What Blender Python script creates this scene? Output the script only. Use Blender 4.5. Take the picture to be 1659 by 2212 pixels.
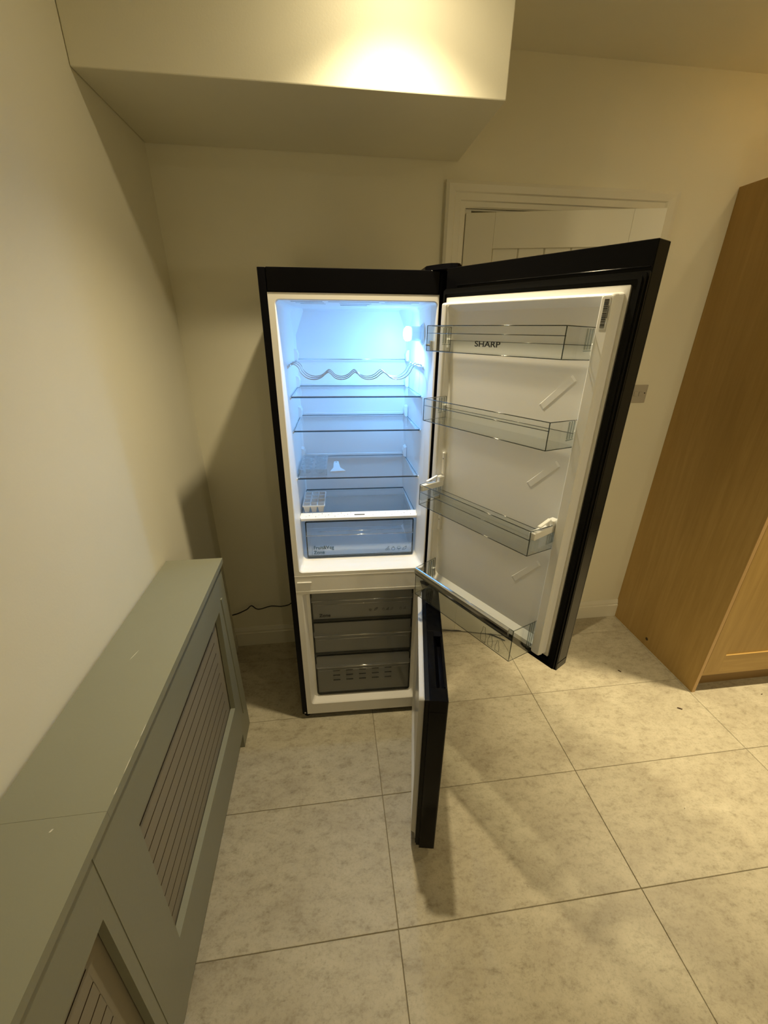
import bpy, bmesh, math, random
from mathutils import Vector, Matrix
random.seed(7)
for o in list(bpy.data.objects): bpy.data.objects.remove(o)
S = bpy.context.scene
try: S.cycles.transparent_max_bounces = 48; S.cycles.max_bounces = 14; S.cycles.diffuse_bounces = 10
except Exception: pass
COL = S.collection

# ------------------------------------------------------------------ camera
CX, CY, CZ = 0.6071, -1.9565, 1.6974
YAW, PIT, ROL, FPX = 0.1313, 0.4222, 0.0094, 879.94
fw = Vector((math.sin(YAW)*math.cos(PIT), math.cos(YAW)*math.cos(PIT), -math.sin(PIT)))
r0 = Vector((math.cos(YAW), -math.sin(YAW), 0)); u0 = r0.cross(fw)
rt = r0*math.cos(ROL)+u0*math.sin(ROL); up = -r0*math.sin(ROL)+u0*math.cos(ROL)
cam = bpy.data.cameras.new('camera'); cam_o = bpy.data.objects.new('camera', cam); COL.objects.link(cam_o)
cam.sensor_fit = 'VERTICAL'; cam.sensor_height = 24.0; cam.lens = FPX*24.0/2212; cam.clip_start = 0.02
cam_o.matrix_world = Matrix(((rt.x, up.x, -fw.x, CX), (rt.y, up.y, -fw.y, CY), (rt.z, up.z, -fw.z, CZ), (0, 0, 0, 1)))
S.camera = cam_o

# ------------------------------------------------------------------ world, lights, exposure
W = bpy.data.worlds.new('world'); S.world = W; W.use_nodes = True
W.node_tree.nodes['Background'].inputs[0].default_value = (0.9, 0.8, 0.6, 1)
W.node_tree.nodes['Background'].inputs[1].default_value = 0.0
S.view_settings.view_transform = 'Standard'; S.view_settings.look = 'None'
S.view_settings.exposure = 0.10; S.view_settings.gamma = 1.0; S.view_settings.use_curve_mapping = False
CEIL = 2.624
WARM = (1.0, 0.825, 0.51)
def downlight(x, y, w, col=WARM, spread=180):
    l = bpy.data.lights.new('downlight_lamp', 'AREA'); l.shape = 'DISK'; l.size = 0.06; l.energy = w; l.color = col
    l.spread = math.radians(spread)
    o = bpy.data.objects.new('downlight_lamp', l); o.location = (x, y, CEIL-0.012); COL.objects.link(o); return o
def spot(x, y, w, beam, tilt=(0, 0), col=WARM):
    """halogen style spotlight sunk in the ceiling, also used for an added fill: bright core, soft spill"""
    l = bpy.data.lights.new('spot_or_fill', 'SPOT'); l.shadow_soft_size = 0.028; l.energy = w; l.color = col
    l.spot_size = math.radians(beam); l.spot_blend = 1.0
    o = bpy.data.objects.new('spot_or_fill', l); o.location = (x, y, CEIL-0.012); o.rotation_euler = (math.radians(tilt[0]), math.radians(tilt[1]), 0); COL.objects.link(o); return o
spot(0.82, -0.72, 90, 109); downlight(0.82, -0.72, 2.9)
spot(2.556, -0.72, 320, 74); downlight(2.556, -0.72, 0.8)
downlight(0.95, -2.75, 3.4); downlight(2.556, -2.95, 3.5)
def fill_point(x, y, z, w):  # added low fill light behind the camera, no lamp known there
    l = bpy.data.lights.new('fill_lamp', 'POINT'); l.shadow_soft_size = 0.09; l.energy = w; l.color = WARM
    o = bpy.data.objects.new('fill_lamp', l); o.location = (x, y, z); COL.objects.link(o)
fill_point(2.5, -2.9, 1.65, 11)
spot(2.3, -2.75, 62, 78, (54, 0))  # added fill aimed at the back right wall, not a known fitting
LAMP_E = 5.5; LAMP_W = 0.66                         # fridge lamp: lens glow, and the LED behind it facing the back wall

# ------------------------------------------------------------------ materials
def mat(name, base, rough=0.5, metal=0.0, spec=0.5, emis=None, es=0.0, coat=0.0):
    m = bpy.data.materials.new(name); m.use_nodes = True; b = m.node_tree.nodes['Principled BSDF']
    b.inputs['Base Color'].default_value = (*base, 1); b.inputs['Roughness'].default_value = rough
    b.inputs['Metallic'].default_value = metal; b.inputs['Specular IOR Level'].default_value = spec
    b.inputs['Coat Weight'].default_value = coat
    if emis: b.inputs['Emission Color'].default_value = (*emis, 1); b.inputs['Emission Strength'].default_value = es
    return m
def nd(m, t, **k):
    n = m.node_tree.nodes.new(t)
    for a, v in k.items(): setattr(n, a, v)
    return n
def lk(m, a, b): m.node_tree.links.new(a, b)
def noise(m, scale, detail=4, rough=0.6, vec=None, dist=0.0):
    n = nd(m, 'ShaderNodeTexNoise'); n.inputs['Scale'].default_value = scale
    n.inputs['Detail'].default_value = detail; n.inputs['Roughness'].default_value = rough; n.inputs['Distortion'].default_value = dist
    if vec is not None: lk(m, vec, n.inputs['Vector'])
    return n
def ramp(m, fac, stops):
    r = nd(m, 'ShaderNodeValToRGB'); e = r.color_ramp.elements
    while len(e) < len(stops): e.new(0.5)
    for k, (p, c) in zip(e, stops): k.position = p; k.color = (*c, 1) if len(c) == 3 else c
    lk(m, fac, r.inputs[0]); return r
def bump(m, h, strength=0.1, dist=0.002):
    b = nd(m, 'ShaderNodeBump'); b.inputs['Strength'].default_value = strength; b.inputs['Distance'].default_value = dist
    lk(m, h, b.inputs['Height']); lk(m, b.outputs[0], m.node_tree.nodes['Principled BSDF'].inputs['Normal'])
def obj_co(m): return nd(m, 'ShaderNodeTexCoord').outputs['Object']

def paint(name, c, rough=0.6, bs=0.12, scale=160, var=0.04):
    m = mat(name, c, rough, spec=0.3); co = obj_co(m)
    n = noise(m, scale, 3, 0.6, co); bump(m, n.outputs[0], bs, 0.002)
    n2 = noise(m, 2.5, 3, 0.6, co)
    d = tuple(x*(1-var) for x in c); r = ramp(m, n2.outputs[0], [(0.3, d), (0.7, c)])
    lk(m, r.outputs[0], m.node_tree.nodes['Principled BSDF'].inputs['Base Color']); return m
M_WALL = paint('wall_paint', (0.75, 0.725, 0.595))
M_CEIL = paint('ceiling_paint', (0.76, 0.74, 0.63))
M_WOODWHITE = paint('gloss_white_paint', (0.72, 0.70, 0.60), 0.35, 0.05, 60)
M_SAGE = paint('sage_green_paint', (0.25, 0.255, 0.195), 0.42, 0.10, 120, 0.06)
M_SAGE_IN = paint('sage_green_recess_paint', (0.26, 0.235, 0.18), 0.55, 0.10, 120, 0.06)
M_SLOTSHADE = mat('slot_shade', (0.035, 0.022, 0.012), 0.9, spec=0.1)  # dark brown stands in for the shade inside the grille slots
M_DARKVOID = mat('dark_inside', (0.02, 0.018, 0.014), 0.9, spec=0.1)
M_BLACK = mat('black_gloss_plastic', (0.003, 0.003, 0.004), 0.14, spec=0.12)
M_BLACKSAT = mat('black_satin_metal', (0.003, 0.003, 0.005), 0.3, spec=0.12)
M_RUBBER = mat('black_gasket_rubber', (0.004, 0.004, 0.004), 0.5, spec=0.15)
M_WHITE = mat('white_plastic', (0.84, 0.84, 0.83), 0.30, spec=0.45)
M_LINER = mat('fridge_liner_plastic', (0.88, 0.885, 0.89), 0.38, spec=0.4)
M_FRAME = mat('liner_frame_plastic', (0.80, 0.79, 0.76), 0.35, spec=0.4)
M_LINER2 = mat('freezer_door_liner', (0.56, 0.56, 0.56), 0.28, spec=0.6)
M_GREYP = mat('grey_plastic', (0.30, 0.31, 0.31), 0.4)
M_CHROME = mat('brushed_chrome_trim', (0.62, 0.62, 0.62), 0.16, metal=1.0)
M_WIRE = mat('chromed_wire', (0.72, 0.74, 0.73), 0.22, metal=1.0)
M_SCREW = mat('screw_metal', (0.5, 0.5, 0.5), 0.3, metal=1.0)
M_STEEL = mat('brushed_steel_plate', (0.50, 0.47, 0.40), 0.4, metal=0.3)
M_INK = mat('black_print', (0.012, 0.013, 0.016), 0.5)
M_INKBLUE = mat('dark_teal_print', (0.05, 0.10, 0.14), 0.5)
M_STICKER = mat('sticker_paper', (0.62, 0.62, 0.6), 0.5)
M_CORD = mat('black_cord', (0.012, 0.011, 0.010), 0.45)
M_SILVER = mat('silver_glass_front', (0.003, 0.003, 0.004), 0.06, spec=0.35)
M_OAKDARK = mat('oak_knot', (0.05, 0.03, 0.012), 0.6)
M_CRUMB = mat('brown_crumb', (0.06, 0.035, 0.018), 0.8)
M_CHALK = mat('white_chip', (0.55, 0.53, 0.44), 0.8)

def oak(name, lo, hi, rough=0.42, axis='z'):
    m = mat(name, hi, rough, spec=0.4)
    mp = nd(m, 'ShaderNodeMapping'); lk(m, obj_co(m), mp.inputs[0])
    mp.inputs['Scale'].default_value = {'z': (14, 14, 0.9), 'x': (0.9, 14, 14)}[axis]
    n = noise(m, 3.2, 6, 0.62, mp.outputs[0], 0.4)
    mp2 = nd(m, 'ShaderNodeMapping'); lk(m, obj_co(m), mp2.inputs[0]); mp2.inputs['Scale'].default_value = {'z': (3, 3, 0.35), 'x': (0.35, 3, 3)}[axis]
    n2 = noise(m, 2.0, 3, 0.5, mp2.outputs[0], 0.6)
    mx = nd(m, 'ShaderNodeMath', operation='MULTIPLY'); lk(m, n.outputs[0], mx.inputs[0]); lk(m, n2.outputs[0], mx.inputs[1])
    r = ramp(m, mx.outputs[0], [(0.12, lo), (0.42, hi)])
    lk(m, r.outputs[0], m.node_tree.nodes['Principled BSDF'].inputs['Base Color'])
    bump(m, n.outputs[0], 0.06, 0.001); return m
M_OAK = oak('oak_veneer', (0.37, 0.235, 0.070), (0.475, 0.315, 0.108))
M_OAKH = oak('oak_rail', (0.37, 0.235, 0.070), (0.475, 0.315, 0.108), axis='x')
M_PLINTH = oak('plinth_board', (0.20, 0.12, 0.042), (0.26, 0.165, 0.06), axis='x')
M_OAKEDGE = mat('oak_edge_band', (0.52, 0.34, 0.15), 0.45)

def tile_material():
    m = mat('limestone_tile', (0.4, 0.38, 0.3), 0.42, spec=0.35)
    oi = nd(m, 'ShaderNodeObjectInfo'); co = nd(m, 'ShaderNodeTexCoord').outputs['Object']
    mul = nd(m, 'ShaderNodeVectorMath', operation='SCALE'); mul.inputs[3].default_value = 9.0
    cmb = nd(m, 'ShaderNodeCombineXYZ'); lk(m, oi.outputs['Random'], cmb.inputs[0]); lk(m, oi.outputs['Random'], cmb.inputs[1])
    lk(m, cmb.outputs[0], mul.inputs[0])
    add = nd(m, 'ShaderNodeVectorMath', operation='ADD'); lk(m, co, add.inputs[0]); lk(m, mul.outputs[0], add.inputs[1])
    v = add.outputs[0]
    mp = nd(m, 'ShaderNodeMapping'); lk(m, v, mp.inputs[0]); mp.inputs['Scale'].default_value = (1.0, 1.7, 1); mp.inputs['Rotation'].default_value = (0, 0, 0.35)
    big = noise(m, 3.6, 6, 0.62, mp.outputs[0], 0.3)
    mid = noise(m, 20, 9, 0.78, mp.outputs[0], 0.15)
    fine = noise(m, 110, 5, 0.7, v)
    r1 = ramp(m, big.outputs[0], [(0.30, (0.36, 0.32, 0.235)), (0.5, (0.44, 0.40, 0.30)), (0.72, (0.50, 0.46, 0.35))])
    r2 = ramp(m, mid.outputs[0], [(0.28, (0.50, 0.48, 0.43)), (0.40, (0.80, 0.79, 0.76)), (0.50, (0.97, 0.97, 0.96)), (0.72, (1.10, 1.10, 1.10))])
    r3 = ramp(m, fine.outputs[0], [(0.30, (0.72, 0.70, 0.68)), (0.46, (1, 1, 1)), (0.7, (1.05, 1.05, 1.05))])
    a = nd(m, 'ShaderNodeMix', data_type='RGBA', blend_type='MULTIPLY'); a.inputs[0].default_value = 1
    lk(m, r1.outputs[0], a.inputs[6]); lk(m, r2.outputs[0], a.inputs[7])
    b = nd(m, 'ShaderNodeMix', data_type='RGBA', blend_type='MULTIPLY'); b.inputs[0].default_value = 0.8
    lk(m, a.outputs[2], b.inputs[6]); lk(m, r3.outputs[0], b.inputs[7])
    lk(m, b.outputs[2], m.node_tree.nodes['Principled BSDF'].inputs['Base Color'])
    bump(m, mid.outputs[0], 0.18, 0.002); return m
M_TILE = tile_material()
M_GROUT = mat('grout', (0.22, 0.19, 0.13), 0.9, spec=0.1)

def clear(name, tint, edge, gl=0.06, rough=0.06, body=0.0, bodycol=(0.5, 0.5, 0.5)):
    """thin clear plastic or glass: tinted see-through, stronger tint at grazing angles, fresnel gloss, optional milky body"""
    m = bpy.data.materials.new(name); m.use_nodes = True; nt = m.node_tree; nt.nodes.clear()
    out = nd(m, 'ShaderNodeOutputMaterial'); tr = nd(m, 'ShaderNodeBsdfTransparent'); g = nd(m, 'ShaderNodeBsdfGlossy')
    g.inputs['Roughness'].default_value = rough; g.inputs[0].default_value = (1, 1, 1, 1)
    lw = nd(m, 'ShaderNodeLayerWeight'); lw.inputs[0].default_value = 0.35
    mc = nd(m, 'ShaderNodeMix', data_type='RGBA'); lk(m, lw.outputs['Facing'], mc.inputs[0])
    mc.inputs[6].default_value = (*tint, 1); mc.inputs[7].default_value = (*edge, 1); lk(m, mc.outputs[2], tr.inputs[0])
    base = tr.outputs[0]
    if body > 0:
        df = nd(m, 'ShaderNodeBsdfDiffuse'); df.inputs[0].default_value = (*bodycol, 1)
        tl = nd(m, 'ShaderNodeBsdfTranslucent'); tl.inputs[0].default_value = (*bodycol, 1)
        dd = nd(m, 'ShaderNodeMixShader'); dd.inputs[0].default_value = 0.5; lk(m, df.outputs[0], dd.inputs[1]); lk(m, tl.outputs[0], dd.inputs[2])
        bb = nd(m, 'ShaderNodeMixShader'); bb.inputs[0].default_value = body; lk(m, base, bb.inputs[1]); lk(m, dd.outputs[0], bb.inputs[2]); base = bb.outputs[0]
    l2 = nd(m, 'ShaderNodeLayerWeight'); l2.inputs[0].default_value = 0.5
    pw_ = nd(m, 'ShaderNodeMath', operation='POWER'); pw_.inputs[1].default_value = 5.0; lk(m, l2.outputs['Facing'], pw_.inputs[0])
    mu = nd(m, 'ShaderNodeMath', operation='MULTIPLY_ADD'); mu.inputs[1].default_value = 0.6*gl; mu.inputs[2].default_value = 0.03*gl; lk(m, pw_.outputs[0], mu.inputs[0])
    mx = nd(m, 'ShaderNodeMixShader'); lk(m, mu.outputs[0], mx.inputs[0]); lk(m, base, mx.inputs[1]); lk(m, g.outputs[0], mx.inputs[2])
    lk(m, mx.outputs[0], out.inputs[0]); return m
M_GLASS = clear('shelf_glass', (0.985, 0.99, 0.99), (0.96, 0.975, 0.98), 0.9, 0.03)
M_GLASSEDGE = clear('glass_edge', (0.30, 0.40, 0.45), (0.2, 0.3, 0.34), 1.5, 0.1)
M_BIN = clear('clear_bin_plastic', (0.955, 0.962, 0.96), (0.86, 0.875, 0.87), 1.2, 0.05)
M_RIM = clear('bin_rim_plastic', (0.30, 0.335, 0.335), (0.16, 0.19, 0.19), 1.5, 0.12)
M_CRISP = clear('crisper_clear_plastic', (0.96, 0.97, 0.975), (0.88, 0.9, 0.92), 1.5, 0.08, 0.12, (0.8, 0.84, 0.86))
M_CRISPBODY = clear('crisper_body_plastic', (0.95, 0.96, 0.965), (0.86, 0.88, 0.9), 1.0, 0.1, 0.30, (0.8, 0.84, 0.86))
M_SMOKE = clear('smoked_drawer_plastic', (0.86, 0.875, 0.87), (0.74, 0.76, 0.75), 2.0, 0.12, 0.36, (0.62, 0.62, 0.60))
M_RIDGE = clear('glossy_ridge_plastic', (0.86, 0.87, 0.87), (0.6, 0.62, 0.62), 10.0, 0.12)
M_SMOKERIM = clear('smoked_rim_plastic', (0.22, 0.24, 0.23), (0.12, 0.13, 0.13), 1.4, 0.12, 0.3, (0.12, 0.13, 0.12))
M_FROST = clear('frosted_plastic', (0.95, 0.96, 0.965), (0.85, 0.88, 0.9), 1.6, 0.10, 0.22, (0.85, 0.88, 0.9))
M_EGG = clear('egg_tray_plastic', (0.97, 0.98, 0.985), (0.80, 0.85, 0.88), 2.2, 0.08, 0.07, (0.9, 0.93, 0.95))
M_HOOK = clear('hook_plastic', (0.72, 0.75, 0.74), (0.5, 0.54, 0.53), 1.5, 0.1)
M_LENS = mat('lamp_lens', (0.8, 0.9, 1.0), 0.3, emis=(0.55, 0.85, 1.0), es=LAMP_E)
M_LAMPBODY = clear('lamp_housing_plastic', (0.70, 0.76, 0.80), (0.55, 0.6, 0.65), 1.0, 0.15, 0.6, (0.7, 0.75, 0.8))

# ------------------------------------------------------------------ mesh helpers
def mk(name, bm, m, parent=None, M=None, smooth=False, kind=None, label=None, fix=True):
    if fix: bmesh.ops.recalc_face_normals(bm, faces=bm.faces)
    me = bpy.data.meshes.new(name); bm.to_mesh(me); bm.free()
    for x in (m if isinstance(m, (list, tuple)) else [m]): me.materials.append(x)
    if smooth:
        for p in me.polygons: p.use_smooth = True
    o = bpy.data.objects.new(name, me); COL.objects.link(o)
    if parent: o.parent = parent
    if M is not None: o.matrix_local = M
    if kind: o['kind'] = kind
    if label: o['label'] = label
    return o
def B(*boxes, bev=0.0, seg=2):
    bm = bmesh.new()
    for b in boxes: box(bm, *b, bev=bev, seg=seg)
    return bm
def box(bm, x0, x1, y0, y1, z0, z1, bev=0.0, seg=2):
    r = bmesh.ops.create_cube(bm, size=1.0); vs = r['verts']
    for v in vs: v.co = Vector(((x0+x1)/2+v.co.x*(x1-x0), (y0+y1)/2+v.co.y*(y1-y0), (z0+z1)/2+v.co.z*(z1-z0)))
    if bev > 0:
        es = list({e for v in vs for e in v.link_edges})
        bmesh.ops.bevel(bm, geom=es, offset=bev, segments=seg, affect='EDGES', profile=0.5)
def prism(bm, poly, lo, hi, axis='x'):
    def p(a, b, t): return {'x': (t, a, b), 'y': (a, t, b), 'z': (a, b, t)}[axis]
    A = [bm.verts.new(p(a, b, lo)) for a, b in poly]; C = [bm.verts.new(p(a, b, hi)) for a, b in poly]; n = len(poly)
    bm.faces.new(A); bm.faces.new(C[::-1])
    for i in range(n): bm.faces.new((A[i], A[(i+1) % n], C[(i+1) % n], C[i]))
def tube(bm, pts, r, n=8, closed=False):
    pts = [Vector(p) for p in pts]; rings = []; N = len(pts); prev = None
    for i, p in enumerate(pts):
        a = pts[(i-1) % N] if (i > 0 or closed) else p; b = pts[(i+1) % N] if (i < N-1 or closed) else p
        t = (b-a).normalized()
        if prev is None:
            ref = Vector((0, 0, 1)) if abs(t.z) < 0.9 else Vector((1, 0, 0)); x = t.cross(ref).normalized()
        else:
            x = (prev - t*prev.dot(t)).normalized()
        prev = x; y = t.cross(x)
        rings.append([bm.verts.new(p+x*math.cos(2*math.pi*k/n)*r+y*math.sin(2*math.pi*k/n)*r) for k in range(n)])
    for i in range(N if closed else N-1):
        a, b = rings[i], rings[(i+1) % N]
        for k in range(n): bm.faces.new((a[k], a[(k+1) % n], b[(k+1) % n], b[k]))
    if not closed: bm.faces.new(rings[0][::-1]); bm.faces.new(rings[-1])
def smoothpath(pts, n=8):
    pts = [Vector(p) for p in pts]; P = [pts[0]]+pts+[pts[-1]]; out = []
    for i in range(1, len(P)-2):
        for k in range(n):
            t = k/n; a, b, c, d = P[i-1], P[i], P[i+1], P[i+2]
            out.append(0.5*((2*b)+(-a+c)*t+(2*a-5*b+4*c-d)*t*t+(-a+3*b-3*c+d)*t**3))
    out.append(P[-2]); return out
def lathe(bm, prof, n=28, axis='z', org=(0, 0, 0)):
    rings = []
    for r, h in prof:
        ring = []
        for k in range(n):
            a = 2*math.pi*k/n; c, s = math.cos(a)*r, math.sin(a)*r
            co = {'z': (c, s, h), 'x': (h, c, s), 'y': (c, h, s)}[axis]
            ring.append(bm.verts.new(Vector(co)+Vector(org)))
        rings.append(ring)
    for a, b in zip(rings, rings[1:]):
        for k in range(n): bm.faces.new((a[k], a[(k+1) % n], b[(k+1) % n], b[k]))
    bm.faces.new(rings[0]); bm.faces.new(rings[-1][::-1])
SEG = 5
def rring(x0, x1, z0, z1, r):
    out = []
    for cx, cz, a0 in ((x1-r, z1-r, 0), (x0+r, z1-r, 90), (x0+r, z0+r, 180), (x1-r, z0+r, 270)):
        for k in range(SEG+1):
            a = math.radians(a0+90*k/SEG); out.append((cx+r*math.cos(a), cz+r*math.sin(a)))
    return out
def loft(bm, rings, cap=True, cap0=False):
    """rings: list of (x0,x1,z0,z1,r,y) rounded rectangles in the x/z plane at depth y, joined in order"""
    R = [[bm.verts.new((a, y, b)) for a, b in rring(x0, x1, z0, z1, max(r, 1e-4))] for x0, x1, z0, z1, r, y in rings]
    n = len(R[0])
    for a, b in zip(R, R[1:]):
        for k in range(n): bm.faces.new((a[k], a[(k+1) % n], b[(k+1) % n], b[k]))
    if cap: bm.faces.new(R[-1])
    if cap0: bm.faces.new(R[0][::-1])
def text(name, body, size, M, m, parent, sx=1.0, bold=0.0, ext=0.0003, track=1.0):
    c = bpy.data.curves.new(name, 'FONT'); c.body = body; c.size = size; c.extrude = ext; c.offset = bold; c.space_character = track
    o = bpy.data.objects.new(name+'_tmp', c); COL.objects.link(o)
    dg = bpy.context.evaluated_depsgraph_get(); me = bpy.data.meshes.new_from_object(o.evaluated_get(dg))
    bpy.data.objects.remove(o)
    for v in me.vertices: v.co.x *= sx
    me.materials.clear(); me.materials.append(m); me.name = name
    t = bpy.data.objects.new(name, me); COL.objects.link(t); t.parent = parent; t.matrix_local = M; return t
def empty(name, loc, rz=0.0, label=None, cat=None, group=None, kind=None):
    o = bpy.data.objects.new(name, None); COL.objects.link(o); o.location = loc; o.rotation_euler = (0, 0, rz); o.empty_display_size = 0.1
    tag(o, label, cat, group, kind); return o
def tag(o, label=None, cat=None, group=None, kind=None):
    if label: o['label'] = label
    if cat: o['category'] = cat
    if group: o['group'] = group
    if kind: o['kind'] = kind
    return o
FRONT = Matrix.Rotation(math.pi/2, 4, 'X')       # text lying in x/z facing -y
def at(x, y, z, R=FRONT): return Matrix.Translation((x, y, z)) @ R

# ------------------------------------------------------------------ room shell
XR, YF = 4.4, -4.3
def struct(name, bm, m, label, parent=None, **k):
    o = mk(name, bm, m, parent, **k)
    if not parent: tag(o, label, name.split('_')[0] if False else None, None, 'structure'); o['label'] = label
    return o
floor = struct('floor', B((-0.02, XR, YF, 0.02, -0.03, -0.003)), M_GROUT, 'grout bed under large pale limestone floor tiles')
xs = [-0.075, 0.745, 1.567, 2.384, 3.203, 4.02, XR]; ys = [0.02, -0.150, -0.545, -0.946, -1.347, -1.748, -2.149, -2.55, -2.951, -3.352, -3.753, -4.154, YF]
cache = {}
for i in range(len(xs)-1):
    for j in range(len(ys)-1):
        x0, x1, y1, y0 = max(xs[i], -0.01), xs[i+1], ys[j], ys[j+1]; g = 0.0010
        w, h = round(x1-x0-2*g, 4), round(y1-y0-2*g, 4)
        if (w, h) not in cache:
            bm = B((-w/2, w/2, -h/2, h/2, -0.010, 0.0), bev=0.0012, seg=1)
            me = bpy.data.meshes.new('tile'); bm.to_mesh(me); bm.free(); me.materials.append(M_TILE); cache[(w, h)] = me
        o = bpy.data.objects.new('tile', cache[(w, h)]); COL.objects.link(o); o.parent = floor
        o.location = ((x0+x1)/2, (y0+y1)/2, random.uniform(-0.0004, 0.0))
# left wall leans a few millimetres, as in the photograph
bm = bmesh.new(); vs = [bm.verts.new(p) for p in ((0, YF, 0), (0.004, 0.0, 0), (-0.008, 0.0, CEIL), (0, YF, CEIL), (-0.08, YF, 0), (-0.08, 0.08, 0), (-0.08, 0.08, CEIL), (-0.08, YF, CEIL), (0.0, 0.08, 0), (-0.0, 0.08, CEIL))]
for f in ((0, 1, 2, 3), (4, 7, 6, 5), (0, 3, 7, 4), (1, 8, 9, 2), (8, 5, 6, 9), (0, 4, 5, 8, 1), (3, 2, 9, 6, 7)): bm.faces.new([vs[i] for i in f])
struct('wall_left', bm, M_WALL, 'cream painted wall to the left of the fridge freezer')
DX0, DX1, DZ = 1.186, 1.985, 2.147                # doorway
struct('wall_back', B((-0.08, DX0, 0, 0.1, -0.02, CEIL), (DX0, DX1, 0, 0.1, DZ, CEIL), (DX1, XR, 0, 0.1, -0.02, CEIL)), M_WALL, 'cream painted back wall behind the fridge freezer with a doorway')
struct('wall_right', B((XR, XR+0.08, YF, 0.1, -0.02, CEIL)), M_WALL, 'cream painted wall at the far right of the kitchen')
struct('wall_front', B((-0.08, XR+0.08, YF-0.08, YF, -0.02, CEIL)), M_WALL, 'cream painted wall behind the photographer')
struct('ceiling', B((-0.08, XR+0.08, YF-0.08, 0.1, CEIL, CEIL+0.06)), M_CEIL, 'cream painted ceiling')
struct('trim_1', B((-0.006, 1.1445, -0.469, -0.0005, 2.295, CEIL), bev=0.003, seg=2), M_WALL, 'boxed-in bulkhead under the ceiling above the fridge freezer')
# corridor seen through nothing: a dark room behind the ajar door
struct('wall_hall', B((0.9, 2.3, 0.9, 0.95, 0, CEIL), (0.85, 0.9, 0.1, 0.95, 0, CEIL), (2.3, 2.35, 0.1, 0.95, 0, CEIL), (0.85, 2.35, 0.1, 0.95, CEIL, CEIL+.05), (0.85, 2.35, 0.02, 0.95, -0.05, -0.004)), M_WALL, 'dim hallway walls beyond the doorway')

def skirt_profile(t=0.016, h=0.122): return [(0, 0), (-t, 0), (-t, h*0.70), (-t*0.72, h*0.74), (-t*0.72, h*0.82), (-t*0.35, h*0.96), (-t*0.2, h), (0, h)]
bm = bmesh.new(); prism(bm, skirt_profile(), 0.004, 1.098, 'x'); struct('baseboard_back', bm, M_WOODWHITE, 'white moulded skirting board along the back wall left of the doorway')
bm = bmesh.new(); prism(bm, skirt_profile(), 2.112, 2.391, 'x'); struct('baseboard_right', bm, M_WOODWHITE, 'short white skirting board between the doorway and the oak cabinet')
bm = bmesh.new(); prism(bm, [(-a, b) for a, b in skirt_profile(0.014)], YF, -0.018, 'y'); struct('baseboard_left', bm, M_WOODWHITE, 'white skirting board behind the radiator cover')

# architrave (moulded), jamb lining, ajar door leaf
AX0, AX1, AZ = 1.099, 2.111, 2.234
prof = [(0.0, 0.020), (0.012, 0.024), (0.035, 0.022), (0.040, 0.017), (0.062, 0.016), (0.066, 0.011), (0.082, 0.010), (0.087, 0.006)]   # (distance from outer edge, proud of wall)
bm = bmesh.new()
def arch_ring(d, y): k = d/0.087; return [(AX0+(DX0-AX0)*k, 0.0), (AX0+(DX0-AX0)*k, AZ-(AZ-DZ)*k), (AX1-(AX1-DX1)*k, AZ-(AZ-DZ)*k), (AX1-(AX1-DX1)*k, 0.0)]
rows = [[bm.verts.new((x, -y, z)) for x, z in arch_ring(d, y)] for d, y in [(0, 0.0)]+prof+[(0.087, -0.05)]]
for a, b in zip(rows, rows[1:]):
    for k in range(3): bm.faces.new((a[k], a[k+1], b[k+1], b[k]))
arch = struct('trim_2', bm, M_WOODWHITE, 'white moulded architrave around the doorway')
struct('trim_3', B((DX0-0.0005, DX0+0.028, 0.004, 0.098, 0, DZ), (DX1-0.028, DX1, 0.004, 0.098, 0, DZ), (DX0+0.028, DX1-0.028, 0.004, 0.098, DZ-0.006, DZ+0.0005), (DX0+0.028, DX1-0.028, 0.050, 0.098, DZ-0.02, DZ-0.006)), M_WOODWHITE, 'white door lining inside the doorway')
door = empty('door_1', (DX0+0.004, -0.004, 0), -math.radians(15.5), 'white cottage door with planked panel, standing ajar behind the fridge door', None, None, 'structure')
DW, DH, st = 0.762, 2.131, 0.118
mk('door_frame', B((0, st, -0.002, 0.038, 0.006, DH), (DW-st, DW, -0.002, 0.038, 0.006, DH), (st, DW-st, -0.002, 0.038, DH-0.125, DH), (st, DW-st, -0.002, 0.038, 0.006, 0.21), (st, DW-st, -0.002, 0.038, 0.86, 1.02), bev=0.0015, seg=1), M_WOODWHITE, door)
pw = (DW-2*st)/5
for zz in ((0.21, 0.86), (1.02, DH-0.125)):
    me = None
    for k in range(5):
        x0 = st+k*pw
        bm = B((x0+0.0004, x0+pw-0.0004, 0.008, 0.030, zz[0], zz[1])); es = [e for e in bm.edges if all(abs(v.co.y-0.008) < 1e-5 for v in e.verts) and abs(e.verts[0].co.x-e.verts[1].co.x) < 1e-5]
        bmesh.ops.bevel(bm, geom=es, offset=0.005, segments=1, affect='EDGES'); mk('plank', bm, M_WOODWHITE, door)
bm = bmesh.new(); lathe(bm, [(0.026, 0.0), (0.026, -0.006), (0.010, -0.008), (0.010, -0.03), (0.009, -0.045)], 20, 'y', (DW-0.06, -0.002, 1.03)); box(bm, DW-0.16, DW-0.05, -0.055, -0.042, 1.022, 1.038, bev=0.004); mk('handle', bm, M_SCREW, door)

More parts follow.
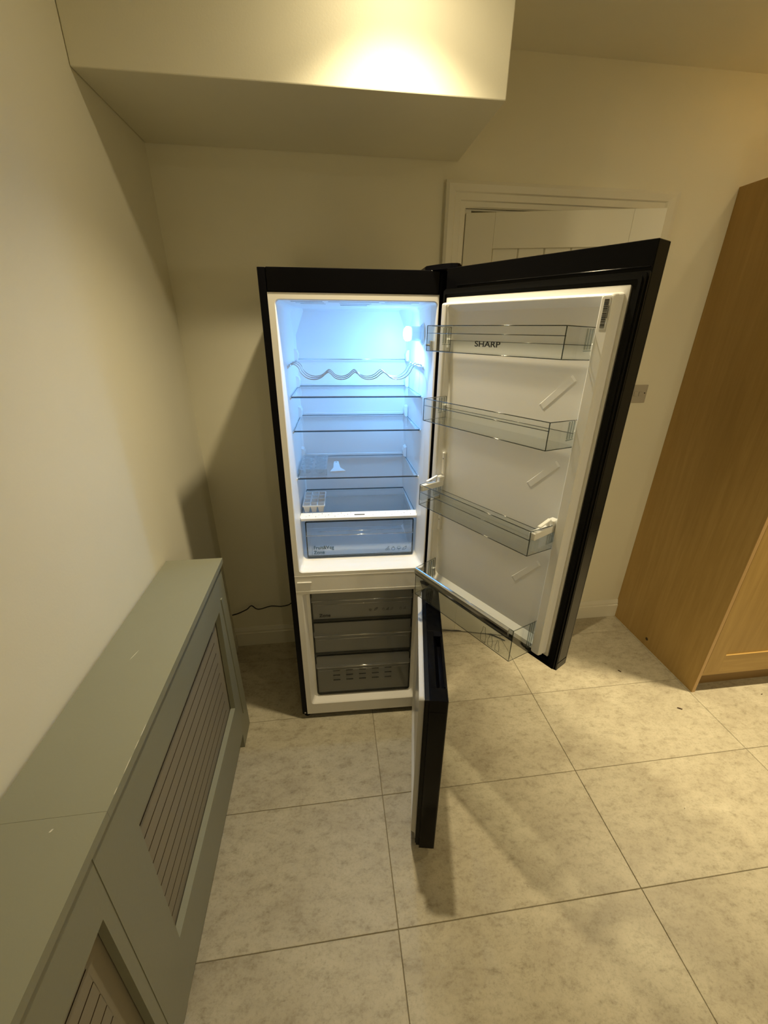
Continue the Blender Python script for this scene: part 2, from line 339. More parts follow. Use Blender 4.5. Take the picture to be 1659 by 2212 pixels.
# ------------------------------------------------------------------ tall oak cabinet
KX, KYF, KZ = 2.3915, -0.635, 2.266
cab = empty('tall_cabinet', (KX, 0, 0), 0, 'tall light oak larder cabinet standing at the right against the back wall', 'cabinet')
mk('side_panel', B((0, 0.018, KYF+0.0008, -0.001, 0, KZ)), M_OAK, cab)
mk('side_panel', B((0.60, 0.618, KYF, -0.001, 0, KZ)), M_OAK, cab)
mk('edge_band', B((0.0003, 0.0177, KYF-0.0006, KYF+0.0008, 0.0, KZ)), M_OAKEDGE, cab, label='pale oak edging on the front of the side panel')
mk('top_panel', B((0.018, 0.60, KYF, -0.001, KZ-0.018, KZ)), M_OAKH, cab)
mk('bottom_panel', B((0.018, 0.60, KYF+0.006, -0.001, 0.105, 0.126)), M_OAKH, cab)
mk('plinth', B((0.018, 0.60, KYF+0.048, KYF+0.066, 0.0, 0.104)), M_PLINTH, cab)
def shaker(z0, z1):
    X0, X1, w, Y0, Y1 = 0.0215, 0.597, 0.088, KYF+0.001, KYF+0.021
    d = mk('door', B((X0, X0+w, Y0, Y1, z0, z1), (X1-w, X1, Y0, Y1, z0, z1)), M_OAK, cab)
    mk('rail', B((X0+w, X1-w, Y0, Y1, z0, z0+0.104)), M_OAKH, d); mk('rail', B((X0+w, X1-w, Y0, Y1, z1-0.104, z1)), M_OAKH, d)
    mk('centre_panel', B((X0+w, X1-w, Y0+0.007, Y1-0.004, z0+0.10, z1-0.10)), M_OAK, d)
    bm = bmesh.new(); tube(bm, smoothpath([(X1-0.05, Y0, z0+0.75), (X1-0.05, Y0-0.03, z0+0.77), (X1-0.05, Y0-0.03, z0+0.88), (X1-0.05, Y0, z0+0.90)]), 0.005); mk('handle', bm, M_SCREW, d, smooth=True)
shaker(0.128, 1.30); shaker(1.304, KZ-0.002)
bm = bmesh.new(); lathe(bm, [(0.010, 0.0), (0.007, -0.0006)], 9, 'x', (0, -0.291, 0.049)); mk('stain', bm, M_OAKDARK, cab, label='small dark mark near the foot of the side panel')

# light switch plate on the back wall
sw = empty('light_switch', (2.134, -0.0005, 1.408), 0, 'brushed metal light switch plate on the wall beside the doorway', 'switch')
mk('plate', B((-0.073, 0.073, -0.006, 0, -0.044, 0.044), bev=0.002), M_STEEL, sw)
for k in range(4): mk('rocker', B((-0.05+k*0.026, -0.034+k*0.026, -0.0095, -0.005, -0.011, 0.011), bev=0.001, seg=1), M_STEEL, sw)
bm = bmesh.new(); lathe(bm, [(0.003, -0.006), (0.003, -0.0075)], 10, 'y', (0.060, 0, 0.004)); mk('screw', bm, M_INK, sw)

# ------------------------------------------------------------------ radiator cover along the left wall
rad = empty('radiator_cover', (0, -0.6, 0), 0, 'long sage green radiator cover with slotted grilles along the left wall', 'radiator cover')
RO = Matrix.Translation((0, 0.6, 0))
TZ = 0.9400
def lean(bm, ref=0.165):
    """front of the cover leans out 22 mm towards its top"""
    for v in bm.verts:
        if v.co.y > -0.65: v.co.y -= 0.078*v.co.z/0.92
        v.co.x += 0.020*v.co.z/0.92
    return bm
def rbox(*bs, bev=0.0): return lean(B(*bs, bev=bev, seg=1))
mk('top_board', B((0.0055, 0.1972, -1.4739, -0.622, TZ-0.020, TZ)), M_SAGE, rad, RO)
mk('top_board', B((0.0055, 0.1972, -3.3, -1.4742, TZ-0.020, TZ-0.0002)), M_SAGE, rad, RO)
XF, XB = 0.165, 0.147
FL = 0.083                                       # underside of the front
def framed(y0, y1, oy0, oy1, oz0, oz1, name='front_panel'):
    T = 0.9045 if name == 'front_panel' else TZ-0.0205
    bm = bmesh.new()
    for b in ((XB, XF, y0, oy0, FL, T), (XB, XF, oy1, y1, FL, T), (XB, XF, oy0, oy1, FL, oz0), (XB, XF, oy0, oy1, oz1, T)): box(bm, *b)
    return mk(name, lean(bm), M_SAGE, rad, RO)
# far panel: opening and slotted grille
O1 = (-1.412, -0.712, 0.292, 0.770)
framed(-1.404+0.0, -0.5435, O1[0]+0.012, O1[1], O1[2], O1[3])
mk('end_panel', lean(B((0.006, XB-0.0005, -0.560, -0.5435, 0.0, TZ-0.0205))), M_SAGE, rad, RO)
mk('foot', rbox((XB, XF, -0.668, -0.5435, 0.0, FL)), M_SAGE, rad, RO)
mk('stile', rbox((XB, XF+0.0012, -1.522, -1.405, FL, TZ-0.0205)), M_SAGE, rad, RO)
O2 = (-2.30, -1.548, 0.292, 0.770)
framed(-2.42, -1.5225, O2[0], O2[1], O2[2], O2[3])
mk('stile', rbox((XB, XF+0.0012, -3.3, -2.4205, FL, TZ-0.0205)), M_SAGE, rad, RO)
mk('bead', rbox((XF, XF+0.004, -0.612, -0.600, 0.16, 0.80)), M_SAGE, rad, RO)
def grille(o, n, top, step):
    y0, y1, z0, z1 = o; y0 -= 0.0; xb, xf = XB-0.012, XB-0.003
    sl = 0.0042; cuts = [top-k*step for k in range(n)]
    e0, e1 = y0+0.028 if n < 9 else y0+0.018, y1-0.040
    g = mk('grille_board', rbox((xb, xf, y0-0.02, e0, z0-0.02, z1+0.02), (xb, xf, e1, y1+0.02, z0-0.02, z1+0.02), (xb, xf, e0, e1, cuts[0]+sl/2, z1+0.02), (xb, xf, e0, e1, z0-0.02, cuts[-1]-sl/2)), M_SAGE_IN, rad, RO)
    def darken_slots(o_):  # shade painted on the upper and lower faces of the slats
        o_.data.materials.append(M_SLOTSHADE)
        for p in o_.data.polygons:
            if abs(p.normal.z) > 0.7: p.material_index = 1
    darken_slots(g)
    for a, b in zip(cuts, cuts[1:]): darken_slots(mk('slat', rbox((xb, xf, e0-0.001, e1+0.001, b+sl/2, a-sl/2)), M_SAGE_IN, g))
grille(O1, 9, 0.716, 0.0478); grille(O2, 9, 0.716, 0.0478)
mk('void_shade', B((0.0055, 0.008, -3.3, -0.64, 0.0, TZ-0.021), (0.008, 0.10, -3.3, -0.66, 0.12, 0.80)), M_DARKVOID, rad, RO)  # near-black filler painted as the shade inside the cover
def chip(x, y, l, w, a):
    bm = bmesh.new(); c, s = math.cos(a), math.sin(a)
    P = [(x+c*t*l-s*q*w*k, y+s*t*l+c*q*w*k) for t, q, k in ((-0.5, 0, 0), (-0.2, -0.5, 1), (0.3, -0.4, 1), (0.5, 0, 0), (0.2, 0.5, 1), (-0.3, 0.4, 1))]
    prism(bm, P, TZ-0.0002, TZ+0.0004, 'z'); mk('paint_chip', bm, M_CHALK, rad, RO, label='pale chip in the green paint')
chip(0.088, -1.092, 0.034, 0.0016, 1.3); chip(0.121, -1.495, 0.007, 0.003, 1.0)
for yy, l_ in ((-1.318, 0.030), (-1.350, 0.022), (-1.392, 0.034), (-1.44, 0.014)): chip(0.1962, yy, l_, 0.0012, 1.57)

# ------------------------------------------------------------------ fridge freezer
FW, FH, FD = 0.5662, 1.860, 0.505
FX, FY, FPHI = 0.4131, -0.5542, -0.0323
fr = empty('fridge_freezer', (FX, FY, 0), FPHI, 'tall black fridge freezer with both doors open, lit inside, in the alcove', 'fridge')
t = 0.0232; HB = 0.0305; TOPB = 1.7944
mk('cabinet_shell', B((0, t, 0, FD, HB, FH-0.001), (FW-t, FW, 0, FD, HB, FH-0.001), (t, FW-t, FD-0.012, FD, HB, FH-0.004), (t, FW-t, 0.02, FD, HB, HB+0.012), bev=0.0012, seg=1), M_BLACKSAT, fr)
mk('top_panel', B((t+0.0006, FW-t-0.0006, -0.0015, FD-0.001, TOPB, FH), bev=0.003, seg=3), M_BLACK, fr)
for u_, v_ in ((0.02, 0.03), (FW-0.02, 0.03), (0.02, FD-0.04), (FW-0.02, FD-0.04)):
    bm = bmesh.new(); lathe(bm, [(0.014, 0.0), (0.017, 0.004), (0.017, 0.012), (0.010, 0.016), (0.008, HB+0.002)], 16, 'z', (u_, v_, 0)); mk('foot', bm, M_RUBBER, fr, smooth=False)
bm = bmesh.new(); lathe(bm, [(0.004, 0.0), (0.0035, -0.0015)], 10, 'y', (0.013, -0.0002, 0.040)); mk('screw', bm, M_SCREW, fr)
# upper liner: front frame then the cavity
uo = (0.0425, 0.5405, 0.814, 1.7775)
bm = bmesh.new(); loft(bm, [(t, FW-t, 0.7625, TOPB, 0, 0.0), (uo[0], uo[1], uo[2], uo[3], 0.014, 0.0)], cap=False); mk('front_frame', bm, M_FRAME, fr)
bm = bmesh.new(); loft(bm, [(uo[0], uo[1], uo[2], uo[3], 0.014, 0.0), (uo[0]+0.003, uo[1]-0.003, uo[2]+0.003, uo[3]-0.003, 0.012, 0.004),
    (0.0495, 0.5290, 0.8175, 1.774, 0.012, 0.05), (0.0515, 0.5230, 0.818, 1.772, 0.014, 0.11), (0.0500, 0.5100, 0.820, 1.767, 0.03, 0.400), (0.056, 0.504, 0.826, 1.760, 0.03, 0.412)])
upper = mk('fridge_liner', bm, M_LINER, fr)
lo = (0.046, 0.532, 0.092, 0.7125)
bm = bmesh.new(); loft(bm, [(t, FW-t, HB, 0.7625, 0, 0.0), (lo[0], lo[1], lo[2], lo[3], 0.012, 0.0), (lo[0]+0.003, lo[1]-0.003, lo[2]+0.004, lo[3]-0.002, 0.012, 0.004),
    (0.060, 0.520, 0.112, 0.7075, 0.014, 0.028), (0.0735, 0.5105, 0.1155, 0.7060, 0.014, 0.030), (0.078, 0.506, 0.122, 0.700, 0.014, 0.36)])
lower = mk('freezer_liner', bm, M_FRAME, fr)
mk('frame_lip', B((t, FW-t, -0.0012, 0.001, 0.7235, 0.7265)), M_FRAME, lower)
mk('frame_lip', B((t, FW-t, -0.0008, 0.001, 0.797, 0.7985)), M_FRAME, upper)
mk('hinge_slot_cover', B((0.031, 0.0885, -0.004, 0.001, 0.7655, 0.7710), bev=0.0018, seg=2), M_WHITE, lower)
# corner facets, air slots, runners and clips inside the fridge
for s, uw, ub in ((1, 0.0505, 0.096), (-1, 0.5125, 0.468)):
    bm = bmesh.new(); P = [(uw-s*0.0025, 0.30, 1.770), (ub, 0.414, 1.768), (uw-s*0.004, 0.414, 1.770), (uw-s*0.001, 0.411, 1.655)]
    v = [bm.verts.new(p) for p in P]; bm.faces.new((v[0], v[1], v[3])); bm.faces.new((v[0], v[2], v[1])); bm.faces.new((v[0], v[3], v[2])); bm.faces.new((v[1], v[2], v[3]))
    mk('corner_facet', bm, M_LINER, upper)
M_SLOT = mat('air_slot_grey_plastic', (0.22, 0.25, 0.28), 0.6)
bm = bmesh.new()
for a, b, v_ in ((0.085, 0.183, 0.045), (0.096, 0.186, 0.085), (0.108, 0.19, 0.125), (0.20, 0.36, 0.045), (0.235, 0.34, 0.10), (0.237, 0.336, 0.14), (0.238, 0.33, 0.18), (0.379, 0.488, 0.045), (0.372, 0.47, 0.09)):
    zc = 1.7744-(v_-0.05)*0.0245; box(bm, a, b, v_, v_+0.0045, zc-0.0012, zc+0.001)
mk('air_slots', bm, M_SLOT, upper)
for z_ in (1.5820, 1.478, 1.357, 1.175, 1.010):
    for s, u_ in ((1, 0.0500), (-1, 0.5195)):
        bm = bmesh.new()
        if s > 0: prism(bm, [(0.0500, z_-0.0035), (0.0600, z_-0.0035), (0.0500, z_-0.014)], 0.104, 0.395, 'y')
        else: prism(bm, [(0.5235, z_-0.0035), (0.5060, z_-0.0035), (0.5235, z_-0.014)], 0.104, 0.395, 'y')
        mk('shelf_runner', bm, M_LINER, upper)
for z_ in (1.600, 1.500, 1.378, 1.200):
    for s, u_ in ((1, 0.052), (-1, 0.508)):
        bm = bmesh.new()
        q = [(u_-s*0.002, z_+0.022), (u_+s*0.008, z_+0.018), (u_+s*0.013, z_+0.004), (u_+s*0.010, z_-0.020), (u_-s*0.002, z_-0.024)]
        prism(bm, q, 0.350, 0.395, 'y'); mk('shelf_clip', bm, M_LINER, upper)
# door switch peg and lamp on the right wall
bm = bmesh.new(); tube(bm, [(0.531, 0.022, 1.651), (0.512, 0.022, 1.651)], 0.0035, 10); box(bm, 0.5240, 0.5320, 0.012, 0.036, 1.632, 1.664, bev=0.001, seg=1); mk('door_switch', bm, M_GREYP, fr)
bm = bmesh.new(); lathe(bm, [(0.0325, 0.523), (0.0325, 0.520), (0.029, 0.5165), (0.0245, 0.514), (0.0235, 0.494), (0.0225, 0.482), (0.017, 0.478)], 32, 'x', (0, 0.140, 1.683)); lamp = mk('lamp', bm, M_LAMPBODY, fr, smooth=False)
bm = bmesh.new(); lathe(bm, [(0.0225, 0.4775), (0.0240, 0.470), (0.0235, 0.462), (0.0155, 0.4555), (0.006, 0.4535)], 28, 'x', (0, 0.140, 1.683)); mk('lamp_lens', bm, M_LENS, lamp, label='glowing bluish white lamp lens')
ll = bpy.data.lights.new('fridge_led', 'AREA'); ll.shape = 'DISK'; ll.size = 0.034; ll.energy = LAMP_W; ll.color = (0.14, 0.42, 1.0)
lo_ = bpy.data.objects.new('fridge_led', ll); COL.objects.link(lo_)
_d = Matrix.Rotation(FPHI, 3, 'Z') @ Vector((-0.16, 0.95, -0.22)).normalized(); lo_.rotation_euler = _d.to_track_quat('-Z', 'Y').to_euler()
l3 = bpy.data.lights.new('fridge_led', 'AREA'); l3.shape = 'DISK'; l3.size = 0.03; l3.energy = LAMP_W*2.7; l3.color = (0.17, 0.50, 1.0)
lo3 = bpy.data.objects.new('fridge_led', l3); COL.objects.link(lo3); lo3.rotation_euler = (Matrix.Rotation(FPHI, 3, 'Z') @ Vector((-0.10, 0.25, -0.95)).normalized()).to_track_quat('-Z', 'Y').to_euler()
lo3.location = Matrix.Translation((FX, FY, 0)) @ Matrix.Rotation(FPHI, 4, 'Z') @ Vector((0.462, 0.150, 1.655))
lo_.location = Matrix.Translation((FX, FY, 0)) @ Matrix.Rotation(FPHI, 4, 'Z') @ Vector((0.462, 0.172, 1.683))
bm = bmesh.new(); lathe(bm, [(0.0375, 0.5225), (0.0355, 0.5205), (0.034, 0.5225)], 32, 'x', (0, 0.140, 1.683)); mk('lamp_collar', bm, M_LINER, lamp, smooth=True)
# glass shelves
def gshelf(z, name='glass_shelf'):
    bm = bmesh.new(); P = [(0.0565, 0.100), (0.5185, 0.100), (0.5060, 0.396), (0.0545, 0.396)]; prism(bm, P, z-0.0035, z, 'z')
    g = mk(name, bm, M_GLASS, fr)
    mk('front_edge', B((0.0565, 0.5185, 0.0985, 0.1005, z-0.0052, z-0.0012)), M_GLASSEDGE, g)
    mk('front_glint', B((0.0565, 0.5185, 0.0978, 0.1005, z-0.0012, z+0.0006)), M_CHROME, g, label='bright front edge of the glass')
    bm = bmesh.new(); tube(bm, [(0.0565, 0.100, z+0.0002), (0.0545, 0.395, z+0.0002)], 0.0011, 6); mk('side_edge', bm, M_GLASSEDGE, g)
    bm = bmesh.new(); tube(bm, [(0.5185, 0.100, z+0.0002), (0.5060, 0.395, z+0.0002)], 0.0011, 6); mk('side_edge', bm, M_GLASSEDGE, g)
    mk('rear_edge', B((0.0545, 0.5060, 0.388, 0.3905, z, z+0.0018)), M_GLASSEDGE, g)
    mk('rear_trim', B((0.066, 0.496, 0.3925, 0.3985, z-0.001, z+0.011), bev=0.001, seg=1), M_LINER, g)
for z_ in (1.478, 1.357, 1.175): gshelf(z_)
# wavy bottle rack
bm = bmesh.new()
for v_ in (0.100, 0.155, 0.210):
    pts = [(0.0560, v_, 1.5835), (0.0740, v_, 1.5845), (0.088, v_, 1.574)]
    pts += [(0.0965, v_, 1.556), (0.114, v_, 1.541), (0.139, v_, 1.535), (0.162, v_, 1.5405), (0.180, v_, 1.554), (0.189, v_, 1.5590), (0.198, v_, 1.554), (0.212, v_, 1.5405), (0.233, v_, 1.535), (0.256, v_, 1.5405), (0.273, v_, 1.554), (0.282, v_, 1.5590),
            (0.291, v_, 1.554), (0.307, v_, 1.5405), (0.330, v_, 1.535), (0.354, v_, 1.5405), (0.372, v_, 1.554), (0.381, v_, 1.5590), (0.391, v_, 1.554), (0.407, v_, 1.5405), (0.430, v_, 1.535), (0.456, v_, 1.541), (0.474, v_, 1.556), (0.484, v_, 1.574), (0.496, v_, 1.5845), (0.5170, v_, 1.5835)]
    tube(bm, smoothpath(pts, 5), 0.0017, 8)
tube(bm, [(0.0565, 0.383, 1.5835), (0.5065, 0.383, 1.5835)], 0.0019, 8)
for u1, u2 in ((0.0600, 0.0575), (0.5150, 0.5060)): tube(bm, [(u1, 0.094, 1.5810), (u2, 0.385, 1.5810)], 0.0017, 8)
mk('bottle_rack', bm, M_WIRE, fr, smooth=True, label='chromed wire bottle rack of four wavy troughs')
# crisper cover and drawer
bm = bmesh.new(); prism(bm, [(0.0565, 0.120), (0.5170, 0.120), (0.5070, 0.396), (0.0560, 0.396)], 1.0095, 1.0130, 'z'); cc = mk('crisper_cover', bm, M_GLASS, fr)
bm = bmesh.new(); prism(bm, [(0.1235, 1.0175), (0.1225, 1.0045), (0.1000, 0.9930), (0.0990, 1.0030)], 0.0545, 0.5215, 'x'); strip = mk('humidity_strip', bm, M_WHITE, cc)
sd = Vector((0, 0.0245, 0.0145)).normalized()
def on_strip(u_, s_, up_=0.0003): n_ = Vector((0, -sd.z, sd.y)); return Vector((u_, 0.099, 1.003))+sd*s_+n_*up_
bm = bmesh.new()
for k in range(34):
    u_ = 0.075+k*0.0128
    if 0.255 < u_ < 0.325: continue
    for q in range(2 if k % 2 else 1):
        c_ = on_strip(u_, 0.010+0.007*((k*7+q*3) % 3)-0.002*q)
        for s_ in [c_]:
            vv = [bm.verts.new(s_+Vector((a*0.0014, 0, 0))+sd*(b*0.0012)) for a, b in ((-1, -1), (1, -1), (1, 1), (-1, 1))]; bm.faces.new(vv)
mk('air_holes', bm, M_GREYP, strip, kind='stuff')
bm = bmesh.new(); c_ = on_strip(0.289, 0.0135, 0.0005)
vv = [bm.verts.new(c_+Vector((a*0.021, 0, 0))+sd*(b*0.0026)) for a, b in ((-1, -1), (1, -1), (1, 1), (-1, 1))]; bm.faces.new(vv); mk('slider', bm, M_INK, strip, label='dark humidity slider')
bm = bmesh.new()
for (a, b) in (((0.0565, 0.122), (0.056, 0.395)), ((0.517, 0.122), (0.507, 0.395))): tube(bm, [(a[0], a[1], 1.0135), (b[0], b[1], 1.0135)], 0.0012, 6)
box(bm, 0.056, 0.507, 0.392, 0.396, 1.0125, 1.0165); mk('cover_edge', bm, M_GLASSEDGE, cc)
cz0, cz1, ca, cb = 0.8215, 0.9900, 0.0690, 0.5110
bm = bmesh.new(); box(bm, ca+0.002, ca+0.0045, 0.106, 0.375, cz0+0.004, cz1-0.004); box(bm, cb-0.0045, cb-0.002, 0.106, 0.375, cz0+0.004, cz1-0.004); box(bm, ca+0.0045, cb-0.0045, 0.3725, 0.375, cz0+0.004, cz1-0.004); box(bm, ca+0.0045, cb-0.0045, 0.106, 0.3725, cz0, cz0+0.003)
cd = mk('crisper_drawer', bm, M_CRISPBODY, fr)
bm = bmesh.new(); prism(bm, [(0.1060, cz1), (0.1030, cz1), (0.1000, cz1-0.045), (0.0960, 0.930), (0.0975, 0.925), (0.1010, cz0+0.014), (0.1020, cz0), (0.1060, cz0)], ca, cb, 'x'); cfront = mk('drawer_front', bm, M_CRISP, cd)
bm = bmesh.new(); tube(bm, [(ca+0.002, 0.0955, 0.9275), (cb-0.002, 0.0955, 0.9275)], 0.0022, 12); tube(bm, [(ca+0.05, 0.0990, 0.9440), (cb-0.05, 0.0990, 0.9440)], 0.0014, 12); mk('front_ridge', bm, M_RIDGE, cd, smooth=True)
bm = bmesh.new(); loft(bm, [(ca, cb, cz0, cz1, 0.006, 0.0995), (ca+0.0045, cb-0.0045, cz0+0.0045, cz1-0.0045, 0.004, 0.0995), (ca+0.0045, cb-0.0045, cz0+0.0045, cz1-0.0045, 0.004, 0.104), (ca, cb, cz0, cz1, 0.006, 0.104), (ca, cb, cz0, cz1, 0.006, 0.0995)], cap=False)
mk('drawer_rim', bm, M_RIM, cd)
mk('lower_band', B((ca+0.004, cb-0.004, 0.1003, 0.1015, cz0+0.008, cz0+0.0110)), M_RIM, cd)
text('drawer_print', 'Fruit&Veg\nZone', 0.0222, at(0.0965, 0.0962, 0.8640), M_INKBLUE, cd, 0.93, 0.0003)
mk('print_rule', B((0.0905, 0.0913, 0.0962, 0.0970, 0.836, 0.882)), M_INKBLUE, cd)
def icon(paths, ox, oz, s, y, m, parent, r=0.0006, name='pictogram', closed=True):
    bm = bmesh.new()
    for P in paths: tube(bm, [(ox+a*s, y, oz+b*s) for a, b in P], r, 5, closed=False)
    return mk(name, bm, m, parent)
def circ(cx, cz, r, n=12, a0=0, a1=360): return [(cx+r*math.cos(math.radians(a0+(a1-a0)*k/n)), cz+r*math.sin(math.radians(a0+(a1-a0)*k/n))) for k in range(n+1)]
ICON = {'cherry': [circ(0.25, 0.22, 0.2), circ(0.72, 0.3, 0.2), [(0.3, 0.42), (0.5, 0.7), (0.75, 1.0)], [(0.72, 0.5), (0.72, 0.75), (0.75, 1.0)], [(0.75, 1.0), (0.95, 0.95)]],
        'tomato': [circ(0.5, 0.4, 0.38), [(0.3, 0.85), (0.5, 0.78), (0.7, 0.92)], [(0.5, 0.78), (0.55, 1.0)]],
        'mushroom': [circ(0.5, 0.5, 0.42, 10, 0, 180)+[(0.92, 0.45), (0.7, 0.38), (0.3, 0.38), (0.08, 0.45)]+[(0.08, 0.5)], [(0.36, 0.38), (0.34, 0.0), (0.66, 0.0), (0.64, 0.38)]],
        'carrot': [[(0.0, 0.0), (0.18, 0.5), (0.55, 0.85), (0.85, 0.7), (0.8, 0.4), (0.45, 0.12), (0.0, 0.0)], [(0.75, 0.78), (1.0, 1.0)], [(0.7, 0.8), (0.75, 1.05)]]}
for k, nm in enumerate(('cherry', 'tomato', 'mushroom', 'carrot')): icon(ICON[nm], 0.394+k*0.0245, 0.8465, 0.0185, 0.0958, M_INKBLUE, cd)
# freezer drawers
def fdrawer(z0, z1, ridge, r=0.004):
    a, b = 0.0775, 0.5070
    bm = bmesh.new(); box(bm, a+0.003, a+0.0055, 0.036, 0.34, z0+0.004, z1-0.012); box(bm, b-0.0055, b-0.003, 0.036, 0.34, z0+0.004, z1-0.012); box(bm, a+0.0055, b-0.0055, 0.3375, 0.34, z0+0.004, z1-0.012); box(bm, a+0.0055, b-0.0055, 0.036, 0.3375, z0+0.001, z0+0.004)
    d = mk('freezer_drawer', bm, M_SMOKE, fr)
    bm = bmesh.new(); ff = [(0.034, z1), (0.029, z1), (0.0255, ridge+0.010), (0.0240, ridge), (0.0262, ridge-0.008), (0.0270, z0+0.02), (0.0300, z0), (0.034, z0)]; prism(bm, ff, a, b, 'x'); mk('drawer_front', bm, M_SMOKE, d)
    bm = bmesh.new(); loft(bm, [(a, b, z0, z1, r, 0.0262), (a+0.0042, b-0.0042, z0+0.0042, z1-0.0042, r*0.7, 0.0262), (a+0.0042, b-0.0042, z0+0.0042, z1-0.0042, r*0.7, 0.035), (a, b, z0, z1, r, 0.035), (a, b, z0, z1, r, 0.0262)], cap=False); mk('drawer_rim', bm, M_SMOKERIM, d)
    bm = bmesh.new(); tube(bm, [(a+0.004, 0.0240, ridge), (b-0.004, 0.0240, ridge)], 0.0036, 14); tube(bm, [(a+0.012, 0.0255, ridge-0.020), (b-0.012, 0.0255, ridge-0.020)], 0.0018, 12); mk('front_ridge', bm, M_RIDGE, d, smooth=True)
    mk('lower_band', B((a+0.004, b-0.004, 0.0258, 0.0275, z0+0.004, z0+0.013)), M_SMOKERIM, d)
    return d
f1 = fdrawer(0.5465, 0.7005, 0.6560); f2 = fdrawer(0.3615, 0.5425, 0.4700); f3 = fdrawer(0.1185, 0.3570, 0.2900, 0.012)
text('drawer_print', 'Zone', 0.0225, at(0.1075, 0.0236, 0.5740), M_INK, f1, 0.98, 0.0003)
icon(ICON['mushroom'], 0.318, 0.594, 0.014, 0.0225, M_INK, f1); icon(ICON['carrot'], 0.342, 0.596, 0.015, 0.0225, M_INK, f1)
for k, nm in ((0, 'tomato'), (1, 'cherry'), (2, 'carrot'), (4, 'tomato'), (5, 'cherry')): icon(ICON[nm], 0.375+k*0.0185, 0.595, 0.013, 0.0225, M_INK, f1, 0.0004)
for c_ in range(5):
    for r_ in range(3):
        mk('vent_slot', B((0.152+c_*0.0595, 0.184+c_*0.0595, 0.0248, 0.0262, 0.206+r_*0.0285, 0.2105+r_*0.0285)), M_SMOKERIM, f3)
# top hinge cover
bm = bmesh.new(); prism(bm, [(0.500, 0.125), (0.500, 0.028), (0.508, 0.012), (0.540, -0.030), (0.560, -0.052), (0.580, -0.056), (0.594, -0.044), (0.598, -0.010), (0.580, 0.125)], FH, FH+0.0135, 'z')
es = [e for e in bm.edges if all(abs(v.co.z-FH-0.0135) < 1e-5 for v in e.verts)]; bmesh.ops.bevel(bm, geom=es, offset=0.003, segments=2, affect='EDGES'); mk('hinge_cover', bm, M_BLACKSAT, fr)
mk('middle_hinge', B((0.530, 0.592, -0.052, 0.001, 0.7485, 0.7515), (0.545, 0.575, -0.006, 0.0, 0.735, 0.765)), M_BLACKSAT, fr)
mk('bottom_hinge', B((0.530, 0.592, -0.060, 0.001, 0.0240, 0.0285), (0.540, 0.580, -0.004, 0.0, 0.024, 0.05)), M_BLACKSAT, fr)

def doormat(hx, hy, th): # local: x = along the door from its hinge, y = towards the outer face, z up
    l = Vector((math.sin(th), -math.cos(th), 0)); n = Vector((math.cos(th), math.sin(th), 0))
    return Matrix(((l.x, n.x, 0, hx), (l.y, n.y, 0, hy), (0, 0, 1, 0), (0, 0, 0, 1)))
# ---- upper door
MD = doormat(0.551, -0.0494, 0.5487); L, T = 0.5655, 0.0515; Z0, Z1 = 0.7689, 1.860
ud = mk('upper_door', B((0.0, L, 0.0, T-0.004, Z0+0.028, Z1), bev=0.0018, seg=2), M_BLACK, fr, MD)
mk('door_glass', B((0.0, L, T-0.004, T, Z0+0.0005, Z1-0.0005), bev=0.0008, seg=1), M_SILVER, ud)
mk('end_cap', B((0.0, L, 0.0, T-0.0042, Z0, Z0+0.0270), bev=0.0012, seg=1), M_BLACK, ud)
mk('door_lip', B((0.045, L-0.004, -0.0025, 0.001, 1.8115, 1.8150), bev=0.001, seg=1), M_BLACK, ud)
def frame_ring(y0, y1, o, w, r=0.004):
    bm = bmesh.new(); x0, x1, z0, z1 = o; i = (x0+w, x1-w, z0+w, z1-w)
    loft(bm, [(x0, x1, z0, z1, r, y1), (x0, x1, z0, z1, r, y0), (*i, r, y0), (*i, r, y1)], cap=False); return bm
gk = mk('gasket', frame_ring(-0.013, 0.0, (0.004, 0.5615, 0.778, 1.8020), 0.020), M_RUBBER, ud)
mk('gasket_fold', frame_ring(-0.0165, -0.0125, (0.008, 0.5570, 0.782, 1.7975), 0.006), M_RUBBER, gk)
mk('gasket_fold', frame_ring(-0.0050, 0.0, (0.001, 0.5650, 0.773, 1.8060), 0.003), M_RUBBER, gk)
# inner liner: flat plate, raised surround, sunken field
bm = bmesh.new()
loft(bm, [(0.0200, 0.5385, 0.8120, 1.7825, 0.002, 0.0), (0.0200, 0.5385, 0.8120, 1.7825, 0.002, -0.0145), (0.0265, 0.5320, 0.8185, 1.7700, 0.008, -0.0150), (0.0285, 0.5290, 0.8215, 1.7675, 0.008, -0.033),
          (0.0315, 0.5260, 0.8250, 1.7640, 0.008, -0.036), (0.0480, 0.5040, 0.8400, 1.7620, 0.010, -0.036), (0.0500, 0.5010, 0.8430, 1.7590, 0.010, -0.033), (0.0570, 0.4960, 0.8600, 1.7450, 0.018, -0.018)])
ul = mk('inner_liner', bm, M_WHITE, ud)
bm = bmesh.new()
loft(bm, [(0.4985, 0.5295, 0.8210, 1.7680, 0.006, -0.034), (0.5000, 0.5280, 0.8225, 1.7665, 0.006, -0.045), (0.5030, 0.5250, 0.8260, 1.7630, 0.006, -0.0485)]); mk('liner_ridge', bm, M_WHITE, ul)
bm = bmesh.new()
loft(bm, [(0.0285, 0.0480, 0.8210, 1.7680, 0.006, -0.034), (0.0295, 0.0470, 0.8225, 1.7665, 0.006, -0.041), (0.0320, 0.0445, 0.8260, 1.7630, 0.004, -0.043)]); mk('liner_ridge', bm, M_WHITE, ul)
